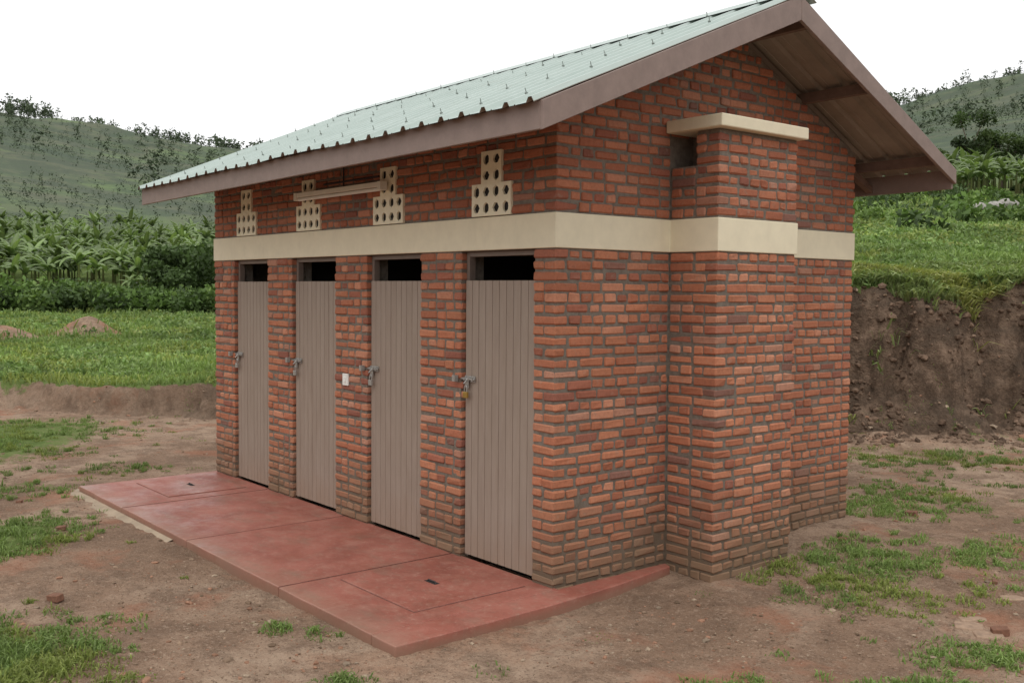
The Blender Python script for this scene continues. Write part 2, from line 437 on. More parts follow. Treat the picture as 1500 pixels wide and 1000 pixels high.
RC=.008
def wallgrid(mb,u0,u1,z0,z1,opens,d0,d1):
    us=sorted({u0,u1,*[v for o in opens for v in o[:2] if u0<v<u1]});zs=sorted({z0,z1,*[v for o in opens for v in o[2:] if z0<v<z1]})
    for a,b in zip(us[:-1],us[1:]):
        for c,d in zip(zs[:-1],zs[1:]):
            m=((a+b)/2,(c+d)/2)
            if any(o[0]<m[0]<o[1] and o[2]<m[1]<o[3] for o in opens): continue
            mb.box(a,b,d0,d1,c,d)
mb=MB()
ops=[(a-RC+.001,b+RC-.001,-.2,Z1-.002) for a,b in DOORS]+[(v-.18,v+.18,2.22,2.40) for v in VENTS]+[(v-.09,v+.09,2.22,2.60) for v in VENTS]
wallgrid(mb,-L+RC,-RC,-.15,2.82,ops,RC,.19)
mb.box(-L+RC,-RC,W-.2,W-RC,-.15,2.82)
for x0,x1 in((-.19,-RC),(-L+RC,-L+.19)):
    mb.box(x0,x1,.19,W-.2,-.15,2.819)
    mb.prism_x([(.02,2.82),(W-.02,2.82),(RY0+.02,RZ-.09)],x0,x1)
mb.box(-RC,BX-RC,BY0+RC,BY1-RC,-.15,2.535)
mb.box(.21,BX-RC,BY0+RC,BY1-RC,2.535,2.745)
mb.box(-RC,.21,BY0+.22,BY1-RC,2.535,2.745)
mb.make("mortar_core",M_mortar,building)
mb=MB()
for x in (-1.15,-2.32,-3.49): mb.box(x-.06,x+.06,.19,W-.2,0,1.99)
mb.box(-L+.2,-.2,.2,W-.2,-.14,-.005)
mb.box(-L+.2,-.2,.195,.23,2.215,2.8)
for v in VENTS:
    mb.box(v-.178,v+.178,.004,.06,2.222,2.398);mb.box(v-.088,v+.088,.004,.06,2.402,2.598)  # added dark plates just behind the vents, painted shade so holes read dark
mb.make("partitions_and_dark_backing",M_dark,building)
mb=MB();E=.007
mb.prism_z([(-L-E,-E),(E,-E),(E,BY0-E),(BX+E,BY0-E),(BX+E,BY1+E),(E,BY1+E),(E,W+E),(-L-E,W+E)],Z1+.001,Z2-.001)
mb.make("concrete_band",M_cream,building,.005)
mb=MB();mb.box(.002,BX+.06,BY0-.055,BY1+.03,2.748,2.825)
mb.make("vent_shaft_cap",M_cream,building,.008)

# doors
for i,(a,b) in enumerate(DOORS):
    dr=empty("door_%d"%(i+1));dr.parent=building
    fm=MB();fy0,fy1=.045,.095;fw=.032
    fm.box(a,a+fw,fy0,fy1,.005,Z1-.003);fm.box(b-fw,b,fy0,fy1,.005,Z1-.003)
    fm.box(a+fw,b-fw,fy0,fy1,Z1-.035,Z1-.003)
    fm.make("frame",M_frame,dr,.003)
    x0,x1=a+.012,b-.010;n=10;pw_=(x1-x0)/n;pr=[]
    yb=.036;
    for j in range(n):
        o=x0+j*pw_;dy=random.uniform(-.001,.001)
        pr+=[(o+.002,yb),(o+.0045,yb-.005+dy),(o+pw_-.0045,yb-.005+dy),(o+pw_-.002,yb)]
    zb_,zt=.022,1.812-.002*i
    poly=pr+[(x1,yb+.022),(x0,yb+.022)]
    lm=MB();lm.prism_z(poly,zb_,zt);o=lm.make("leaf",M_door,dr)
    bz=1.175-.01*i;bx=a
    bm=MB();yy=yb-.022
    bm.cyl((bx-.045,yy,bz),(bx+.135,yy,bz),.0065,10)
    bm.box(bx+.015,bx+.125,yb-.014,yb-.008,bz-.02,bz+.02)
    for xx in(.03,.075,.11): bm.box(bx+xx-.006,bx+xx+.006,yb-.033,yb-.0145,bz-.011,bz+.011)
    bm.box(bx-.05,bx-.02,-.035,-.004,bz-.02,bz+.02)
    bm.cyl((bx+.055,yy,bz),(bx+.055,yy-.03,bz-.03),.005,8)
    bm.box(bx+.035,bx+.07,yb-.026,yb-.020,bz-.062,bz-.012)
    bm.make("slide_bolt",M_steel,dr,.001,1)
    pm=MB();px,py,pz=bx+.055,yb-.036,bz-.065
    pm.tube([(px-.013,py,pz-.02),(px-.013,py,pz+.012),(px-.007,py,pz+.022),(px+.007,py,pz+.022),(px+.013,py,pz+.012),(px+.013,py,pz-.02)],.0035)
    pm.make("padlock_shackle",M_steel,dr)
    pm=MB();pm.box(px-.021,px+.021,py-.009,py+.009,pz-.058,pz-.018)
    pm.make("padlock_body",M_brass if i==0 else M_steel,dr,.003)
def vent_block(name,xc,wd,z0,z1,nc_,nr_):
    yf,ybk=-.012,.002;v=[];q=[]
    cw=wd/nc_;chh=(z1-z0)/nr_
    for ix in range(nc_):
        for iz in range(nr_):
            cx=xc-wd/2+(ix+.5)*cw;cz=z0+(iz+.5)*chh;n=len(v)
            hx,hz=cw/2,chh/2
            outr=[(-hx,-hz),(0,-hz),(hx,-hz),(hx,0),(hx,hz),(0,hz),(-hx,hz),(-hx,0)]
            ax_,az_=cw*.36,chh*.36
            if (ix+iz)%2: inn=[(-ax_*.7,-az_*.55),(0,-az_),(ax_*.7,-az_*.55),(ax_*.8,0),(ax_*.7,az_*.55),(0,az_),(-ax_*.7,az_*.55),(-ax_*.8,0)]
            else: inn=[(-ax_*.45,-az_*.75),(0,-az_*.8),(ax_*.45,-az_*.75),(ax_*.95,0),(ax_*.45,az_*.75),(0,az_*.8),(-ax_*.45,az_*.75),(-ax_*.95,0)]
            for p in outr: v.append((cx+p[0],yf,cz+p[1]))
            for p in inn: v.append((cx+p[0],yf,cz+p[1]))
            for p in inn: v.append((cx+p[0]*.97,ybk,cz+p[1]*.97))
            for k in range(8):
                j=(k+1)%8
                q.append((n+k,n+j,n+8+j,n+8+k));q.append((n+8+k,n+8+j,n+16+j,n+16+k))
    n=len(v);x0,x1=xc-wd/2,xc+wd/2
    v+=[(x0,yf,z0),(x1,yf,z0),(x1,yf,z1),(x0,yf,z1),(x0,.04,z0),(x1,.04,z0),(x1,.04,z1),(x0,.04,z1)]
    for k in range(4):
        j=(k+1)%4;q.append((n+k,n+j,n+4+j,n+4+k))
    return np_mesh(name,np.array(v),[np.array(q)],M_cream2,None,building)
for i,v in enumerate(VENTS):
    vent_block("ventilation_block_%d"%(i+1),v,.39,2.214,2.415,4,2)
    vent_block("ventilation_block_top_%d"%(i+1),v,.20,2.4155,2.615,2,2)

# roof
XR0,XR1=-5.03,.54
roof=empty("roof");roof.parent=building
_ta=.009;_p=Vector((XR1,0,3.0));_R=Matrix.Rotation(-_ta,4,'Y')
roof.matrix_local=Matrix.Translation(_p)@_R@Matrix.Translation(-_p)
YF,YB=-.60,3.53
def sheet(side,name,mat,dz,x0,x1,ye):
    per=.19;xs=[];pz=[]
    x=x0
    while x<x1:
        for o,h in((0,0),(.055,0),(.072,.026),(.098,.026),(.115,0),(.15,0),(.153,.004),(.160,.004),(.163,0)):
            if x+o<x1: xs.append(x+o);pz.append(h)
        x+=per
    xs=np.array(xs);pz=np.array(pz);ys=np.linspace(ye,RY0,16)
    X,Y=np.meshgrid(xs,ys);Zp,_=np.meshgrid(pz,ys)
    Zv=RZ+.012-drop(Y)+Zp+dz+.010*(fbm(X*1.3,Y*1.3,2,3)-.5)+.014*(vnoise(X*2.2,Y*0+side,8)-.5)*(1-sstep(0,.3,np.abs(Y-ye)))
    n,m=X.shape;id_=np.arange(n*m).reshape(n,m)
    F=np.stack([id_[:-1,:-1].ravel(),id_[:-1,1:].ravel(),id_[1:,1:].ravel(),id_[1:,:-1].ravel()],1)
    np_mesh(name,np.stack([X.ravel(),Y.ravel(),Zv.ravel()],1),[F],mat,None,roof)
for side,nm,yE in((0,"front",YF-.045),(1,"back",YB+.045)):
    sheet(side,"sheeting_"+nm,M_roof,0,XR0-.05,XR1+.03,yE);sheet(side,"sheeting_"+nm+"_underside",M_soffit,-.004,XR0-.05,XR1+.03,yE)
rm=MB();rc=.14
rm.v+=[(x,y,zv) for x in(XR0-.06,XR1+.04) for y,zv in((RY0-rc,RZ+.042-SF*rc),(RY0,RZ+.052),(RY0+rc,RZ+.042-SB*rc))]
rm.f+=[(0,1,4,3),(1,2,5,4)];rm.make("ridge_cap",M_roof,roof)
fb=MB()
hb_=.142
ez=RZ-dropf(YF);ezb=RZ-dropf(YB)
fb.box(XR0,XR1,YF,YF+.025,ez-hb_,ez)
fb.box(XR0,XR1,YB-.025,YB,ezb-hb_,ezb)
fb.make("eave_fascia",M_fascia,roof,.003)
fb=MB();vh=.15
for x0,x1 in((XR1+.001,XR1+.026),(XR0-.026,XR0-.001)):
    fb.prism_x([(YF,ez),(YF,ez-hb_-.004),(RY0-.001,RZ-vh),(RY0-.001,RZ)],x0,x1)
    fb.prism_x([(YB,ezb),(YB,ezb-hb_*.75),(RY0+.001,RZ-vh),(RY0+.001,RZ)],x0,x1)
fb.make("verge_board",M_fascia,roof,.003)
pl=MB()
for y in(-.3,.25,.8,1.38,1.70,2.40,3.30):
    zt=RZ-dropf(y)-.004-SF*.03
    pl.box(XR0+.001,XR1-.001,y-.025,y+.025,zt-.07,zt)
pl.make("purlins",M_timber,roof)
pl=MB()
for x in(-.1,-1.2,-2.4,-3.6,-4.72):
    for sd in(-1,1):
        y1=RY0+sd*.03;y2=YF+.03 if sd<0 else YB-.03
        za,zb2=RZ-.085-SB*.03,RZ-.09-dropf(y2)
        pl.prism_x([(y1,za),(y2,zb2),(y2,zb2-.05),(y1,za-.08)],x-.06,x-.01)
pl.make("rafters",M_timber,roof)
nm=MB()
for y in(-.50,-.02,.46,.95,1.40):
    j=0
    x=XR0-.05+.085
    while x<XR1:
        if (j%2==0):
            zz=RZ+.012+.026-dropf(y);xx=x+random.uniform(-.01,.01);yy=y+random.uniform(-.02,.02)
            nm.cyl((xx,yy,zz-.004),(xx,yy,zz+.003),.009,8)
            nm.cyl((xx,yy,zz),(xx+random.uniform(-.006,.006),yy-.008,zz+.026),.0028,5)
        x+=.19;j+=1
nm.make("roof_nails",M_nail,roof)
lt=empty("fluorescent_batten_light");lt.parent=building
lm=MB();lm.box(-3.02,-1.80,-.085,-.03,2.475,2.51)
lm.box(-3.06,-3.02,-.09,-.028,2.45,2.512);lm.box(-1.80,-1.76,-.09,-.028,2.45,2.512)
lm.box(-2.75,-2.70,-.03,.004,2.48,2.505);lm.box(-2.1,-2.05,-.03,.004,2.48,2.505)
lm.make("housing",M_lamp,lt,.003)
lm=MB();lm.cyl((-3.02,-.06,2.459),(-1.80,-.06,2.459),.013,12);lm.make("tube",M_white,lt)
lm=MB();lm.tube([(-2.4,-.012,2.5),(-2.4,-.012,2.56),(-2.4,-.012,2.7)],.006);lm.tube([(-2.7,-.012,2.56),(-1.9,-.012,2.56)],.008)
lm.make("conduit",M_cable,lt)
sw=MB();sw.box(-2.42,-2.34,-.012,.003,1.015,1.105);sw.box(-2.398,-2.362,-.018,-.0122,1.04,1.08)
sw.make("light_switch",M_white,building,.003)

# ------------------------------------------------------------------ slab
slab=empty("red_cement_apron_slab")
sb=MB()
g=.003
xs=[-4.86,-3.74,-2.42,-1.02,.02]
for a,b in zip(xs[:-1],xs[1:]):
    n_=14;ed=[(a+g+(b-a-2*g)*k/n_,-1.247+.014*(float(fbm((a+(b-a)*k/n_)*4,1,3,5))-.5)) for k in range(n_+1)]
    sb.prism_z(ed+[(b-g,.03),(a+g,.03)],-.12,random.uniform(-.002,.001))
sb.prism_z([(.021,-1.25),(.14,-1.253),(.243,-1.25),(.24,-.8),(.225,-.2),(.17,.4),(.09,.93),(.021,.96)],-.12,-.001)
sb.make("panels",M_slab,slab,.007,3)
gr=MB()
for x in xs[1:-1]: gr.box(x-.003,x+.003,-1.243,.02,-.02,.0012)
def hatch(x0,x1,y0,y1,nm_):
    gr.box(x0-.006,x1+.006,y0-.006,y1+.006,-.02,.002)
    h=MB();h.box(x0,x1,y0,y1,-.03,.006);h.make(nm_,M_slab,slab,.004,2)
    cx,cy=(x0+x1)/2,(y0+y1)/2
    k=MB();k.box(cx-.055,cx+.055,cy-.018,cy+.018,.0061,.0075);k.make(nm_+"_handle_dark_plate",M_dark,slab)  # thin near-black plate on top of the hatch, nothing is cut in
    k=MB();k.tube([(cx-.045,cy,.007),(cx-.035,cy,.015),(cx+.035,cy,.015),(cx+.045,cy,.007)],.0045);k.make(nm_+"_handle",M_cable,slab)
hatch(-.92,-.14,-.88,-.10,"inspection_hatch_near");hatch(-4.68,-3.92,-.80,-.12,"inspection_hatch_far")
gr.make("joints",M_groove,slab)
ce=[]
for k in range(40):
    t=k/39
    p=(-4.86,.1-1.35*t/.35) if t<.35 else (-4.86+(t-.35)/.65*2.2,-1.25)
    ce.append(p)
v=[];q=[]
for k,p in enumerate(ce):
    t=k/39;wd=(.19*(1-t*.8)*(.3+1.4*float(fbm(k*.5,0,3,5)))+.02)
    ph=min(1,max(0,(t-.28)/.12))*math.pi/2
    dx,dy=-math.cos(ph),-math.sin(ph)
    for m_ in range(3):
        w_=wd*m_/2;zz=float(terr(p[0]+dx*w_,p[1]+dy*w_)[0])
        v.append((p[0]+dx*w_,p[1]+dy*w_,max(zz+.004,-.042) if m_==0 else (zz+.004 if m_==1 else zz-.008)))
    if k:
        n=3*k
        for m_ in range(2): q.append((n-3+m_,n+m_,n+m_+1,n-2+m_))
np_mesh("cement_spill",np.array(v),[np.array(q)],M_cement,None,slab,True)

# ------------------------------------------------------------------ scatter helpers
def inside_building(x,y): return ((x>-4.95)&(x<.3)&(y>-1.3)&(y<3.12))|((x>-.1)&(x<.42)&(y>.9)&(y<1.83))
def blades(name,x,y,z,ln,wd,lean,colr,mat,droop=.5):
    n=len(x);h=rng.uniform(0,2*np.pi,n);dx,dy=np.cos(h),np.sin(h)
    ld=rng.uniform(0,2*np.pi,n);lx,ly=np.cos(ld)*lean,np.sin(ld)*lean
    if isinstance(droop,tuple): lx,ly=lx+droop[0],ly+droop[1];dr=.5
    else: dr=droop
    P=np.zeros((n,5,3))
    P[:,0]=np.stack([x-dx*wd/2,y-dy*wd/2,z],1);P[:,1]=np.stack([x+dx*wd/2,y+dy*wd/2,z],1)
    mx,my,mz=x+lx*ln*.4,y+ly*ln*.4,z+ln*.6
    P[:,2]=np.stack([mx+dx*wd*.45,my+dy*wd*.45,mz],1);P[:,3]=np.stack([mx-dx*wd*.45,my-dy*wd*.45,mz],1)
    P[:,4]=np.stack([x+lx*ln,y+ly*ln,z+ln*(1-dr*lean)],1)
    b=(np.arange(n)*5)[:,None]
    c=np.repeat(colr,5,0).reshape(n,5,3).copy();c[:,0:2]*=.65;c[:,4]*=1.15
    return np_mesh(name,P.reshape(-1,3),[b+np.array([[0,1,2,3]]),b+np.array([[3,2,4]])],mat,c.reshape(-1,3))
def leafcloud(centers,radii,nper,size,cols,squash=.8):
    c=np.repeat(centers,nper,0);rd=np.repeat(radii,nper);n=len(c)
    dirs=rng.normal(size=(n,3));dirs/=np.linalg.norm(dirs,axis=1)[:,None]
    rr=rng.random(n)**.45*rd;p=c+dirs*rr[:,None]*np.array([1,1,squash])
    u_=rng.normal(size=(n,3));u_/=np.linalg.norm(u_,axis=1)[:,None]
    w_=np.cross(u_,rng.normal(size=(n,3)));w_/=np.linalg.norm(w_,axis=1)[:,None]
    s_=(np.repeat(size,nper)*rng.uniform(.6,1.4,n))[:,None]
    P=np.stack([p-u_*s_,p+w_*s_*.5,p+u_*s_,p-w_*s_*.5],1)
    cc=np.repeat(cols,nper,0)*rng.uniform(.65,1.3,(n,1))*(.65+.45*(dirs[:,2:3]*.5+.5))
    return P.reshape(-1,3),np.repeat(cc,4,0)
def quads(n): return np.arange(n*4).reshape(n,4)
GB=((.20,.30,.08),(.26,.37,.11),(.31,.38,.15),(.16,.25,.06))
def gcol(n,x=None,y=None,base=GB):
    base=np.array(base);w=rng.dirichlet([1.2]*len(base),n);c=w@base*rng.uniform(.8,1.2,(n,1))
    if x is not None:
        k=fbm(x*.35,y*.35,3,61)[:,None];c=c*(.55+.9*k)
        k2=(fbm(x*1.3,y*1.3,2,71)[:,None]>.62);c=np.where(k2,c*np.array([1.2,1.03,.9]),c)
    return c
NB=300000
t=np.radians(rng.uniform(-33,33,NB));R=np.exp(rng.uniform(np.log(11.),np.log(60),NB))
x,y=XY(R*np.sin(t),R*np.cos(t));z,g,b,h,d,wb=terr(x,y)
a_=np.tan(t)
vis=(a_<-.22)|(a_>.28)
acc=(d>wb*.85)&(rng.random(NB)<np.clip(.15+.9*fbm(x*.9,y*.9,3,93),0,.85)*g)&vis
x,y,z,R,d=x[acc],y[acc],z[acc],R[acc],d[acc]
n1=len(x)
hv=fbm(x*.7,y*.7,3,95)
ln=(.05+.30*hv**1.8)*rng.uniform(.5,1.35,n1)*np.clip(R/20,1,2.2)**.5
wd=np.where(rng.random(n1)<.3,.020,.008)*np.clip(R/11,.8,3)
NT_=15000
t=np.radians(rng.uniform(-31,31,NT_));R=np.exp(rng.uniform(np.log(4.2),np.log(15),NT_));tx,ty=XY(R*np.sin(t),R*np.cos(t));_,g,_,_,d,wb=terr(tx,ty)
pa=fbm(tx*1.4,ty*1.4,3,201)
acc=(d<wb*.85)&(~inside_building(tx,ty))&(rng.random(NT_)<np.clip(g*(.35+1.3*(pa>.47)),.0,1)**1.5*.95+.003)
tx,ty,tg=tx[acc],ty[acc],g[acc];per=34
cl=np.repeat(np.arange(len(tx)),per);rad_=np.repeat(rng.uniform(.02,.10,len(tx)),per)
an=rng.uniform(0,6.28,len(cl));rr=rad_*np.sqrt(rng.random(len(cl)))
x2,y2=tx[cl]+rr*np.cos(an),ty[cl]+rr*np.sin(an);z2=terr(x2,y2)[0]
k=~inside_building(x2,y2);x2,y2,z2,cl=x2[k],y2[k],z2[k],cl[k];n2=len(x2)
hh=rng.uniform(.02,.08,len(tx))*(.45+.6*np.clip(tg,0,1));ln2=hh[cl]*rng.uniform(.5,1.4,n2)
wd2=rng.choice([.0035,.005,.009],n2)
X=np.concatenate([x,x2]);Y=np.concatenate([y,y2])
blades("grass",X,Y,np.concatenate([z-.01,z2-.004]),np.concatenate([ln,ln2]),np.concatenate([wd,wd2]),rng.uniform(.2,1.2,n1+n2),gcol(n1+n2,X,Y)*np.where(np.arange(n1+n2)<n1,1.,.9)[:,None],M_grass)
NB=15000
t=np.arctan(np.concatenate([rng.uniform(-.62,-.22,NB//2),rng.uniform(.28,.62,NB//2)]));R=np.exp(rng.uniform(np.log(12.),np.log(48),NB))
x,y=XY(R*np.sin(t),R*np.cos(t));z,g,b,h,d,wb=terr(x,y)
acc=(d>wb*.9)&(rng.random(NB)<g)&(fbm(x*.45,y*.45,3,141)>.50)
x,y,z,R=x[acc],y[acc],z[acc],R[acc];n=len(x)
rd=rng.uniform(.06,.24,n)*np.clip(R/22,.8,1.5)
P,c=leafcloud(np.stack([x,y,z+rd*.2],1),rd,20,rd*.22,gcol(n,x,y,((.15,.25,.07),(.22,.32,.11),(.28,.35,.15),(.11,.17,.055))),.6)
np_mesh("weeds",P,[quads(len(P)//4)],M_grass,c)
NB=110000
s_=rng.uniform(2.5,9,NB);q_=rng.uniform(11,15,NB);x,y=XY(s_,q_);z,g,b,h,d,wb=terr(x,y)
edge=fbm(s_*1.1,s_*0+1,3,101)
acc=((d>wb*(.80-.6*(edge-.4)))&(d<wb+1.3)&(fbm(x*2.2,y*2.2,3,55)>.36))|((d>wb*.1)&(d<wb*.8)&(fbm(x*5,y*5,3,57)>.70)&(rng.random(NB)<.25))
x,y,z,d=x[acc],y[acc],z[acc],d[acc];n=len(x)
ln=rng.uniform(.06,.24,n)
blades("bank_crest_grass",x,y,z-.01,ln,np.where(rng.random(n)<.4,.028,.009),rng.uniform(.3,1.3,n),gcol(n,x,y,((.21,.29,.10),(.29,.36,.14),(.35,.38,.19),(.15,.21,.07))),M_grass,(-FX*.55,-FY*.55))

def stones(name,x,y,z,sz,colr,mat,flat=.6,lift=.2):
    ico=np.array([(0,0,1),(.894,0,.447),(.276,.851,.447),(-.724,.526,.447),(-.724,-.526,.447),(.276,-.851,.447),(.724,.526,-.447),(-.276,.851,-.447),(-.894,0,-.447),(-.276,-.851,-.447),(.724,-.526,-.447),(0,0,-1)])
    fc=np.array([(0,1,2),(0,2,3),(0,3,4),(0,4,5),(0,5,1),(1,6,2),(2,7,3),(3,8,4),(4,9,5),(5,10,1),(6,7,2),(7,8,3),(8,9,4),(9,10,5),(10,6,1),(11,7,6),(11,8,7),(11,9,8),(11,10,9),(11,6,10)])
    n=len(x);P=ico[None]*rng.uniform(.65,1.25,(n,12,1))*(np.stack([rng.uniform(.7,1.4,n),rng.uniform(.7,1.2,n),np.full(n,flat)],1)*sz[:,None])[:,None]
    a=rng.uniform(0,6.28,n);c,s=np.cos(a)[:,None],np.sin(a)[:,None]
    X=P[...,0]*c-P[...,1]*s+x[:,None];Y=P[...,0]*s+P[...,1]*c+y[:,None];Z=P[...,2]+z[:,None]+(sz*flat*lift)[:,None]
    return np_mesh(name,np.stack([X,Y,Z],-1).reshape(-1,3),[(fc[None]+(np.arange(n)*12)[:,None,None]).reshape(-1,3)],mat,np.repeat(colr,12,0))
NB=22000
t=np.radians(rng.uniform(-32,32,NB));R=np.exp(rng.uniform(np.log(4.),np.log(17),NB));x,y=XY(R*np.sin(t),R*np.cos(t));z,g,b,h,d,wb=terr(x,y)
acc=(~inside_building(x,y))&(d<wb)&((fbm(x*1.2,y*1.2,3,121)>.54)|(rng.random(NB)<.25)|(d>-1.2))
x,y,z,d=x[acc],y[acc],z[acc],d[acc];n=len(x)
sz=.0025+.006*rng.random(n)**2+.018*rng.random(n)**14;sz=np.where(d>-.8,sz*2.0,sz)
cp=np.array([(.33,.23,.16),(.36,.20,.13),(.22,.15,.10),(.38,.29,.21)])
stones("gravel",x,y,z,sz,cp[rng.integers(0,4,n)]*rng.uniform(.65,1.1,(n,1)),M_rock)
NB=9000
s_=rng.uniform(1.5,8,NB);q_=rng.uniform(10.6,13.6,NB);x,y=XY(s_,q_);z,g,b,h,d,wb=terr(x,y)
acc=(d>-.5)&(d<wb*.85)&(fbm(x*3,y*3,2,151)>.42)
x,y,z=x[acc],y[acc],z[acc];n=len(x)
stones("earth_clods",x,y,z,.012+.05*rng.random(n)**3,np.array([(.15,.10,.07)])*rng.uniform(.6,1.5,(n,1)),M_rock,.75,-.1)
M_frag=mat_paint("brick_fragment",(.20,.10,.065),.95,.3,.8,40)
def fragment(s,q,a,sc):
    x,y=XY(s,q);z=float(terr(x,y)[0]);m=MB();m.prism_z([(-.05,-.028),(.045,-.033),(.052,.02),(-.02,.034),(-.048,.025)],0,.045)
    o=m.make("brick_fragment",M_frag,None,.005);o.location=(x,y,z-.004);o.rotation_euler=(.08,-.1,a);o.scale=(sc,)*3
for s,q,a,sc in((-2.62,5.78,.5,.9),(-3.35,7.5,1.2,.7),(3.15,7.9,.3,.9),(2.95,6.1,2,.5),(2.35,7.1,.2,.6),(3.4,8.6,1.7,.8),(-4.1,8.4,.8,.5),(2.6,5.3,.8,.9)): fragment(s,q,a,sc)
m=MB()
M_pave=mat_paint("old_bricks",(.34,.235,.165),.95,.25,.8,25,(.25,.17,.12))
for k in range(12):
    s0=2.22+.12*k+random.uniform(-.03,.03);q0=5.18+.11*k
    for j in range(2):
        x,y=XY(s0+.05*j,q0-.12*j);z=float(terr(x,y)[0])
        w_,d_=.08,.11*random.uniform(.7,1.1);a=random.uniform(-.4,.4)+yaw
        ca,sa=math.cos(a),math.sin(a);pts=[(x+ca*px-sa*py,y+sa*px+ca*py) for px,py in((-w_,-d_*.5),(0,-d_*.62),(w_*.8,-d_*.5),(w_,d_*.3),(w_*.5,d_*.6),(-w_*.9,d_*.45))]
        if random.random()<.6: m.prism_z(pts,z-.03,z+random.uniform(-.002,.009))
m.make("buried_paving_stones",M_pave,None,.008)

# ------------------------------------------------------------------ foliage
def scatter_a(n,a0,a1,q0,q1):
    a=rng.uniform(a0,a1,n);q=rng.uniform(q0,q1,n);x,y=XY(a*q,q);return x,y,terr(x,y)[0],q
x,y,z,q=scatter_a(170,-.66,-.18,42,49)
hgt=.5+1.2*fbm(x*.25,y*.25,3,3)
cen=np.stack([x,y,z+hgt*.55],1);rd=hgt*rng.uniform(.7,1.1,len(x))
pg=np.array([(.12,.20,.05),(.085,.14,.04),(.16,.24,.07),(.07,.11,.04)])
P,c=leafcloud(cen,rd,240,np.full(len(x),.12),pg[rng.integers(0,4,len(x))]*.95)
x,y,z,q=scatter_a(22,-.36,-.28,46,52)
cen=np.stack([x,y,z+rng.uniform(1,2.6,22)],1)
P2,c2=leafcloud(cen,rng.uniform(.6,1.0,22),300,np.full(22,.13),np.tile(np.array([.075,.12,.04]),(22,1)))
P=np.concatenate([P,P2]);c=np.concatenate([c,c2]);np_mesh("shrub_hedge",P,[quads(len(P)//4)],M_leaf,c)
def banana_template():
    v=[];f=[];c=[]
    H=random.uniform(1.3,2.2)
    for k in range(6):
        t=2*math.pi*k/6
        v.append((.10*math.cos(t),.10*math.sin(t),0));c.append((.14,.13,.06))
    for k in range(6):
        t=2*math.pi*k/6
        v.append((.05*math.cos(t),.05*math.sin(t),H));c.append((.16,.20,.06))
    for k in range(6): f.append((k,(k+1)%6,6+(k+1)%6,6+k))
    for j in range(random.randint(8,10)):
        az=j*2.4+random.uniform(-.3,.3);Ln=random.uniform(1.1,1.9);up_=random.uniform(.8,1.5);w0=random.uniform(.14,.22)
        n0=len(v);g=random.uniform(.75,1.3);px,pz=0,H-.05;ang=up_;dd=random.uniform(.15,.45)
        for i in range(7):
            t=i/6;w=w0*math.sin(math.pi*min(.98,.08+t*.9))**.6
            cx_,sx_=math.cos(az),math.sin(az)
            for sd in(-1,0,1):
                dz=-abs(sd)*w*.5
                v.append((cx_*px-sx_*sd*w,sx_*px+cx_*sd*w,pz+dz));c.append((.165*g,.245*g,.09*g) if sd else (.24*g,.31*g,.14*g))
            px+=math.cos(ang)*Ln/6;pz+=math.sin(ang)*Ln/6;ang-=dd*random.uniform(.8,1.2)
        for i in range(6):
            for sd in(0,1):
                a_=n0+i*3+sd;f.append((a_,a_+1,a_+4,a_+3))
    return np.array(v),np.array(f),np.array(c)
tem=[banana_template() for _ in range(8)]
def bananas(name,x,y,z,sc):
    Vs=[];Fs=[];Cs=[];o=0
    for i in range(len(x)):
        v,f_,c=tem[i%8];a=rng.uniform(0,6.28);ca,sa=math.cos(a),math.sin(a)
        s=sc[i];vx=v[:,0]*ca-v[:,1]*sa;vy=v[:,0]*sa+v[:,1]*ca
        Vs.append(np.stack([vx*s+x[i],vy*s+y[i],v[:,2]*s+z[i]],1));Fs.append(f_+o);o+=len(v);Cs.append(c*rng.uniform(.55,1.2))
    return np_mesh(name,np.concatenate(Vs),[np.concatenate(Fs)],M_banana,np.concatenate(Cs))
x,y,z,q=scatter_a(900,-.64,-.18,60,106)
bananas("banana_plants",x,y,z-.4,rng.uniform(.6,1.05,len(x)))
x,y,z,q=scatter_a(380,.30,.64,56,90)
k=(fbm(x*.1,y*.1,2,5)>.36);bananas("banana_plants",x[k],y[k],z[k]-.2,rng.uniform(.6,.95,k.sum()))
x,y,z,q=scatter_a(110,.3,.64,24,90)
rd=rng.uniform(.3,.8,110);P,c=leafcloud(np.stack([x,y,z+rd*.4],1),rd,160,np.full(110,.10),pg[rng.integers(0,4,110)])
np_mesh("shrubs",P,[quads(len(P)//4)],M_leaf,c)
def tree(a,q,h,w):
    x,y=XY(a*q,q);z=float(terr(x,y)[0]);root=empty("broadleaf_tree")
    m=MB();top=Vector((x,y,z+h*.55))
    pts=[Vector((x,y,z-.2)),Vector((x+.1,y,z+h*.3)),top]
    for i,(p0,p1) in enumerate(zip(pts[:-1],pts[1:])): m.cyl(p0,p1,.16-.04*i,8)
    cs=[]
    for i in range(14):
        e=Vector((x+random.uniform(-w,w)*.8,y+random.uniform(-w,w)*.8,z+h*random.uniform(.35,.92)))
        m.cyl(pts[1]+(top-pts[1])*random.random(),e,.04,5);cs.append(tuple(e))
    m.make("trunk_and_limbs",M_bark,root)
    cs=np.array(cs);P,c=leafcloud(cs,rng.uniform(.5,.95,len(cs))*w*.62,300,np.full(len(cs),.13),pg[rng.integers(0,4,len(cs))]*.5)
    np_mesh("crown",P,[quads(len(P)//4)],M_leaf,c,root)
tree(.447,84,6.4,1.8);tree(.478,88,5.0,1.8);tree(.41,95,3.6,1.5)
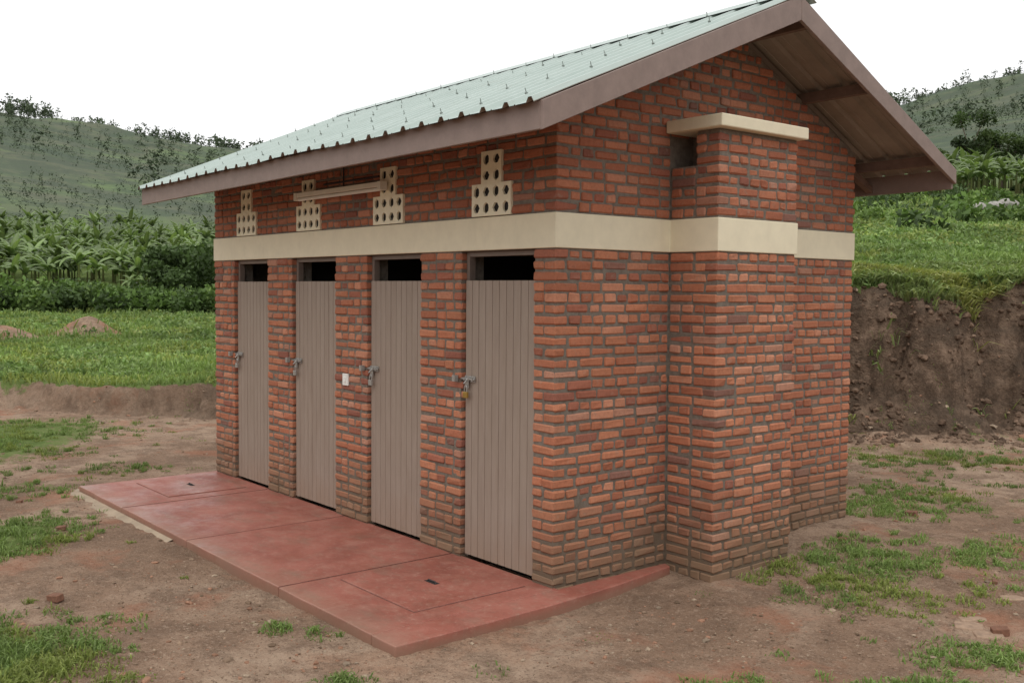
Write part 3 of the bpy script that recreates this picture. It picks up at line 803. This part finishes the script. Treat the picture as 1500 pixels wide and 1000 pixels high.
def hilltrees(name,n,a0,a1,r0,r1,h0,h1,per,colmul=1.,clump=.45,trunk=True):
    a=rng.uniform(a0,a1,n*3);R=rng.uniform(r0,r1,n*3);th_=np.arctan(a);x,y=XY(R*np.sin(th_),R*np.cos(th_))
    k=fbm(x*.022,y*.022,3,131)>clump;x,y=x[k][:n],y[k][:n];z=terr(x,y)[0];m=len(x)
    h=rng.uniform(h0,h1,m);base=np.stack([x,y,z],1)
    cs=[];rs=[]
    for i in range(4):
        lo=.42 if trunk else .15
        cs.append(base+np.stack([rng.normal(0,.12,m)*h,rng.normal(0,.12,m)*h,h*(lo+(.9-lo)/3*i)],1));rs.append(h*rng.uniform(.16,.28,m))
    cs=np.concatenate(cs);rs=np.concatenate(rs)
    col=np.tile(np.array([[.092,.122,.07]])*colmul,(len(cs),1))*rng.uniform(.7,1.2,(len(cs),1))
    P,c=leafcloud(cs,rs,per,rs*.36,col,1.0)
    if trunk:
        tr=[];w=.09
        for dx,dy in((1,0),(0,1)):
            tr.append(np.stack([base+[-w*dx,-w*dy,-.5],base+[w*dx,w*dy,-.5],base+np.stack([w*.5*dx+0*h,w*.5*dy+0*h,h*.8],1),base+np.stack([-w*.5*dx+0*h,-w*.5*dy+0*h,h*.8],1)],1).reshape(-1,3))
        T=np.concatenate(tr);P=np.concatenate([P,T]);c=np.concatenate([c,np.tile([.10,.10,.08],(len(T),1))])
    np_mesh(name,P,[quads(len(P)//4)],M_far,c)
hilltrees("distant_trees_on_ridge",700,-.85,.9,454,482,4,8,16,1.15,.30)
hilltrees("distant_trees_on_hillside",1000,-.85,.9,170,460,2.0,5,12,.98,.44,False)
hilltrees("distant_hillside_scrub",5200,-.7,.75,110,470,.7,2.2,5,.92,.34,False)
for s,q,sz in((16.3,34.5,.5),(15.5,34,.35),(17,35.2,.45)):
    x,y=XY(s,q);z=terr(x,y)[0]
    o=stones("boulder",np.array([x]),np.array([y]),np.array([float(z)+.2]),np.array([sz]),np.array([[.38,.36,.33]]),M_rock,.6)
    sb_=o.modifiers.new("s",'SUBSURF');sb_.levels=1;sb_.render_levels=1

# ------------------------------------------------------------------ light
w=bpy.data.worlds.new("World");scene.world=w;w.use_nodes=True;t=w.node_tree
bg=t.nodes["Background"];sky=t.nodes.new("ShaderNodeTexSky");sky.sky_type='NISHITA';sky.sun_disc=False
EL,AZ=math.radians(58),math.radians(140)
sky.sun_elevation=EL;sky.sun_rotation=AZ
hs=t.nodes.new("ShaderNodeHueSaturation");hs.inputs["Saturation"].default_value=.15
t.links.new(sky.outputs[0],hs.inputs["Color"])
mx=t.nodes.new("ShaderNodeMix");mx.data_type='RGBA';mx.inputs[0].default_value=.9;mx.inputs[7].default_value=(12.0,12.05,12.1,1)
t.links.new(hs.outputs[0],mx.inputs[6]);t.links.new(mx.outputs[2],bg.inputs[0]);bg.inputs[1].default_value=.10
sd=bpy.data.lights.new("sun",'SUN');sd.energy=1.0;sd.angle=math.radians(35);sd.color=(1,.96,.9)
so=bpy.data.objects.new("sun",sd);COL.objects.link(so)
dv=Vector((math.sin(AZ)*math.cos(EL),math.cos(AZ)*math.cos(EL),math.sin(EL)))
so.rotation_euler=(-dv).to_track_quat('-Z','Y').to_euler()
scene.view_settings.view_transform='Standard'
